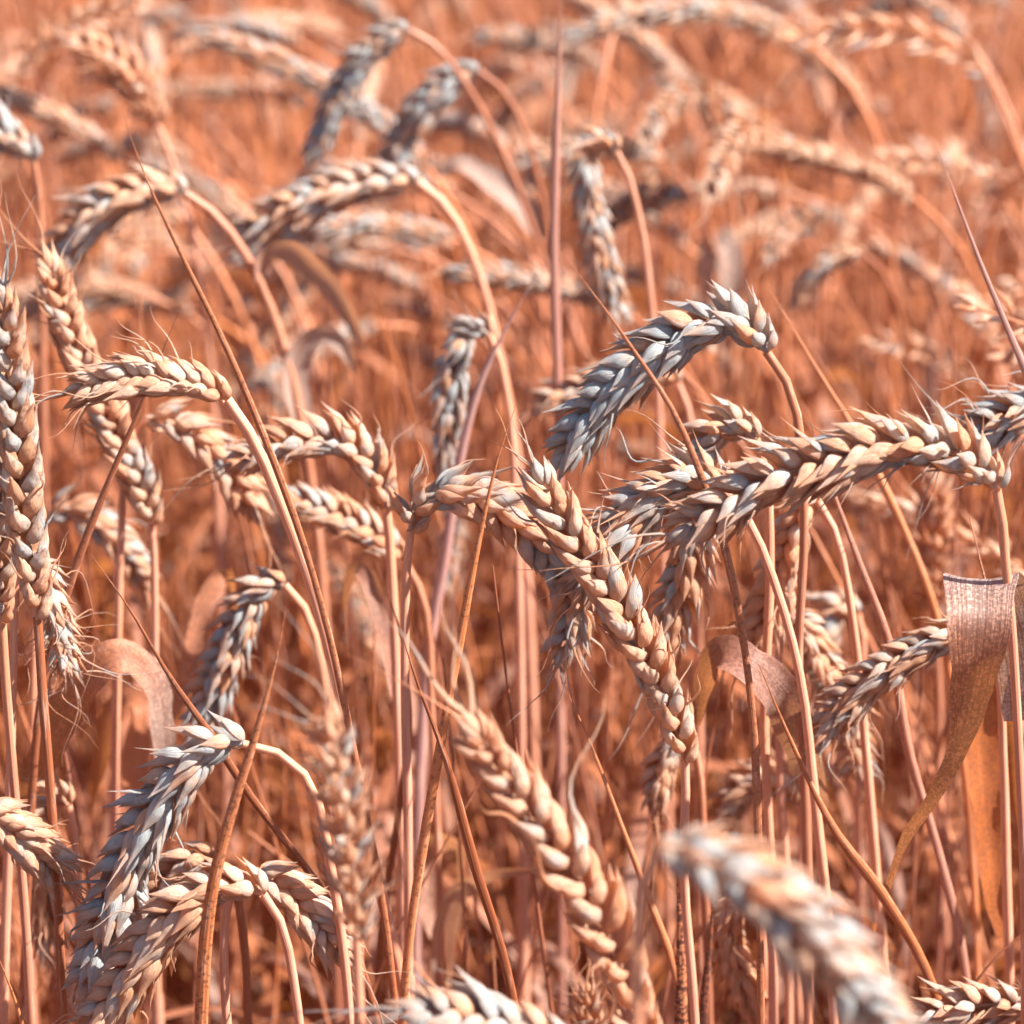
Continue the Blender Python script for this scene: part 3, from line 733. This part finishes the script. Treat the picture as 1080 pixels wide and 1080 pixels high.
# ------------------------------------------------------------------ the rest of the field
def plant_geo(rng, lod, kind):
    """local plant, foot at the origin, bending towards +X. Returns stem, ear, [leaves] as Geo"""
    hgt = rng.uniform(.74, .86)
    lean = rng.uniform(0, .10)
    end = {'upright': rng.uniform(.1, .5), 'nod': rng.uniform(1.2, 1.9), 'hang': rng.uniform(2.3, 2.9), 'none': rng.uniform(.1, .6)}[kind]
    ear_l = rng.uniform(.06, .092)
    n = 60
    L = hgt + (ear_l if kind != 'none' else 0)
    s = np.linspace(0, L, n)
    bend0 = L - ear_l - rng.uniform(.10, .18)
    t = np.clip((s - bend0) / (L - bend0), 0, 1)
    th = lean + (end - lean) * (t * t * (3 - 2 * t)) ** .9
    ds = L / (n - 1)
    x = np.concatenate([[0], np.cumsum(np.sin(th[:-1]) * ds)])
    z = np.concatenate([[0], np.cumsum(np.cos(th[:-1]) * ds)])
    y = .01 * np.sin(s * 6 + rng.uniform(0, 6)) * s / L
    C = np.stack([x, y, z], 1)
    sg, eg, lg = Geo(), Geo(), []
    ib = int((hgt / L) * (n - 1)) if kind != 'none' else n - 1
    r0, r1 = (.0011, .0017)
    m = 44 if lod >= 2 else (20 if lod == 1 else 12)
    cs = resample(C[:ib + 1], m)
    if kind == 'none':
        rad = np.interp(np.linspace(0, 1, m), [0, .7, 1], [.0015, .0010, .0003])
    else:
        rad = np.linspace(r1, r0, m)
    tube(sg, cs, rad, 7 if lod >= 2 else 4, rng.rand(), mi=0)
    if kind != 'none':
        W = rng.uniform(.0115, .0150)
        a = rng.uniform(0, math.pi)
        ra, sp = build_ear(C[ib:], W, (0, math.cos(a), math.sin(a)), lod, rng, nsp=None if lod >= 2 else (17 if lod == 1 else 13), splay=rng.uniform(.2, .5), open_=rng.uniform(0, .4), awns=.1, tipawn=(2, .02), mi=1)
        for q in [ra] + sp:
            for v_, f_, c_, m_ in zip(q.v, q.f, q.c, q.m): eg.v.append(v_); eg.f.append(f_ + eg.n); eg.c.append(c_); eg.m.append(m_)
            eg.n += q.n
    for li in range(rng.choice([2, 3, 4, 5])):
        z0 = rng.uniform(.12, .62) * hgt / .8
        i0 = int(np.clip(z0 / L * n, 1, n - 2))
        b = C[i0]
        a = rng.uniform(0, 2 * math.pi)
        h = np.array([math.cos(a), math.sin(a), 0])
        l1, l2 = rng.uniform(.05, .13), rng.uniform(.05, .14)
        rise = rng.uniform(.5, 1.0)
        P = [b, b + h * l1 * .25 + np.array([0, 0, l1 * .6 * rise]), b + h * l1 * .7 + np.array([0, 0, l1 * .95 * rise]),
             b + h * (l1 * .7 + l2 * .35) + np.array([0, 0, l1 * .85 * rise - l2 * .15]), b + h * (l1 * .7 + l2 * .6) + np.array([0, 0, l1 * .5 * rise - l2 * .75])]
        nn = 22 if lod >= 2 else 9
        CC = spline(P, nn)
        tt = np.linspace(0, 1, nn)
        wd = (rng.uniform(.006, .011) if z0 < .36 else rng.uniform(.003, .007)) * np.interp(tt, [0, .15, .6, 1], [.6, 1, .85, .05])
        side0 = np.cross(h, (0, 0, 1)); tw = rng.uniform(-3.6, 3.6)
        sd = side0[None] * np.cos(tw * tt)[:, None] + np.array([0, 0, 1.])[None] * np.sin(tw * tt)[:, None]
        g = Geo(); ribbon(g, CC, wd, sd, 5 if lod >= 2 else 3, rng.uniform(.1, .5), rng.rand(), 2, .06)
        lg.append(g)
    return sg, eg, lg

kinds = ['nod', 'nod', 'hang', 'nod', 'upright', 'hang', 'hang', 'none', 'none']
KLAB = {'nod': 'blurred wheat plant with nodding ear in the rows behind the sharp ears',
        'hang': 'blurred wheat plant with ear hanging straight down in the back rows',
        'upright': 'blurred wheat plant with upright ear in the back rows',
        'none': 'bare straw stalk without an ear among the back rows'}

def view_px(p):
    q = p - np.array([0, 0, H])
    dep = q[1] * cp - q[2] * spp
    up = q[1] * spp + q[2] * cp
    return 540 + q[0] / dep / TANH * 540, 540 - up / dep / TANH * 540, dep

# scatter feet
feet = []
def density(y):
    return 480 if y < 2.6 else (330 if y < 4 else 150)
cell = .25
for iy in range(int(-.3 / cell), int(7.0 / cell)):
    for ix in range(-12, 13):
        x0, y0 = ix * cell, iy * cell
        lim = .55 + .32 * max(0, y0)
        if abs(x0 + cell / 2) > lim: continue
        k = rs.poisson(density(y0) * (2.5 if .74 < y0 < 1.3 else (1.5 if y0 < 2 else 1)) * cell * cell)
        for _ in range(k):
            feet.append((x0 + rs.rand() * cell, y0 + rs.rand() * cell))
items = []
for (x, y) in feet:
    kd = kinds[rs.randint(len(kinds))]
    if .9 < y < 1.32: kd = 'none' if (abs(x) < .15 * y + .08 or rs.rand() < .6) else 'nod'
    elif y < 1.5 and kd == 'hang': kd = 'nod'
    elif rs.rand() < .36: kd = 'none'
    elif rs.rand() < .36: kd = 'none'
    rz = rs.normal(math.pi * .97, 1.3)
    s = rs.uniform(.90, 1.08)
    if kd == 'upright' and y < 1.9: kd = 'nod'
    tsd = .13 if kd == 'none' and .93 < y < 1.6 else .05
    tilt = (rs.normal(0, tsd), rs.normal(0, tsd))
    if .93 <= y < 1.32 and kd == 'none': s *= rs.uniform(.86, 1.0)
    if y < .93:
        # rows nearer than the sharp plants: kept below the picture, as the photographer saw over them
        zr = H - y * math.tan(PITCH + math.atan(TANH)) - .10
        # reach of the head in either direction
        zr = min(zr, H - (y + .12) * math.tan(PITCH + math.atan(TANH)) - .07)
        if abs(x) < .15 * y + .18 :
            s = min(s, zr / .90)
            if s < .5: continue
    items.append([x, y, kd, rz, s, tilt])
# nearest plants in the camera's view become things of their own
def score(it):
    x, y = it[0], it[1]
    px, py, dep = view_px(np.array([x, y, .80]))
    inside = -60 < px < 1140 and y >= .93
    return (0 if inside else 1, y)
items.sort(key=score)
near, rest, cnt = [], [], {'e': 0, 's': 0}
for it in items:
    q = 's' if it[2] == 'none' else 'e'
    if cnt[q] < (240 if q == 'e' else 270) and score(it)[0] == 0:
        cnt[q] += 1; near.append(it)
    else:
        rest.append(it)
print('near', cnt, 'far', len(rest), 'deepest near', near[-1][1])

protos = {}
rngp = np.random.RandomState(5)
for kd in ('nod', 'hang', 'upright', 'none'):
    protos[kd] = []
    for q in range({'nod': 8, 'hang': 5, 'upright': 3, 'none': 3}[kd]):
        sg, eg, lg = plant_geo(rngp, 2, kd)
        cl = col(rngp.uniform(0, .8), rngp.uniform(0, .3), rngp.uniform(0, .7))
        ms = []
        for nm, g_, mt in [('stem', sg, M_STEM)] + ([('ear', eg, M_EAR)] if eg.v else []) + [('leaf', l_, M_LEAF) for l_ in lg]:
            V, F, C_, mi = g_.merged()
            ms.append((nm, make_mesh(nm, V, F, C_, [mt])))
        protos[kd].append((ms, cl))

def link_plant(it, proto):
    x, y, kd, rz, s, tilt = it
    ms, cl = proto
    nm = 'bare_stalk' if kd == 'none' else 'wheat_plant'
    root = thing(nm, KLAB[kd], 'stalk' if kd == 'none' else 'wheat plant', (x, y, 0), 'bare stalks of the back rows' if kd == 'none' else {'nod': 'nodding wheat plants of the back rows', 'hang': 'hanging wheat plants of the back rows', 'upright': 'upright wheat plants of the back rows'}[kd])
    root.rotation_euler = (tilt[0], tilt[1], rz)
    root.scale = (s, s, s)
    b, t = rs.uniform(0, .6), rs.uniform(0, .5)
    for n_, me_ in ms:
        o = bpy.data.objects.new(n_, me_)
        o.parent = root
        o.color = (b, .1, t, 1) if n_ == 'ear' else ((rs.uniform(0, .25), .05, rs.uniform(0, .25), 1) if n_ == 'stem' else (rs.uniform(0, .5), .15, rs.uniform(0, .4), 1))
        sc.collection.objects.link(o)
for it in near:
    pl = protos[it[2]]
    link_plant(it, pl[rs.randint(len(pl))])

# everything farther back or outside the picture: one mass nobody could count
low = {}
for kd in ('nod', 'hang', 'upright', 'none'):
    low[kd] = []
    for q in range({'nod': 9, 'hang': 6, 'upright': 3, 'none': 3}[kd]):
        sg, eg, lg = plant_geo(rngp, 0, kd)
        A = Geo()
        for q_ in [sg] + ([eg] if eg.v else []) + lg:
            for v_, f_, c_, m_ in zip(q_.v, q_.f, q_.c, q_.m): A.v.append(v_); A.f.append(f_ + A.n); A.c.append(c_); A.m.append(m_)
            A.n += q_.n
        low[kd].append(A.merged())
VV, FF, CC_, MM = [], [], [], []
nn = 0
for x, y, kd, rz, s, tilt in rest:
    V, F, C_, m_ = low[kd][rs.randint(len(low[kd]))]
    cz, sz = math.cos(rz), math.sin(rz)
    Rz = np.array([[cz, -sz, 0], [sz, cz, 0], [0, 0, 1]])
    tx, ty = tilt
    Rx = np.array([[1, 0, 0], [0, math.cos(tx), -math.sin(tx)], [0, math.sin(tx), math.cos(tx)]])
    Ry = np.array([[math.cos(ty), 0, math.sin(ty)], [0, 1, 0], [-math.sin(ty), 0, math.cos(ty)]])
    VV.append((V * s) @ (Rz @ Ry @ Rx).T + np.array([x, y, 0]))
    FF.append(F + nn); nn += len(V)
    c2 = C_.copy(); c2[:, 2] = (c2[:, 2] + rs.rand()) % 1.0
    CC_.append(c2); MM.append(m_)
me = make_mesh('wheat_field', np.vstack(VV), np.vstack(FF), np.vstack(CC_), [M_STEM, M_EAR, M_LEAF], np.concatenate(MM))
fo = bpy.data.objects.new('wheat_field', me)
fo.color = (.15, .05, .2, 1)
sc.collection.objects.link(fo)
fo['kind'] = 'stuff'; fo['label'] = 'dense ripe wheat filling the rest of the field'; fo['category'] = 'wheat'
print('stuff faces', sum(len(f) for f in FF))
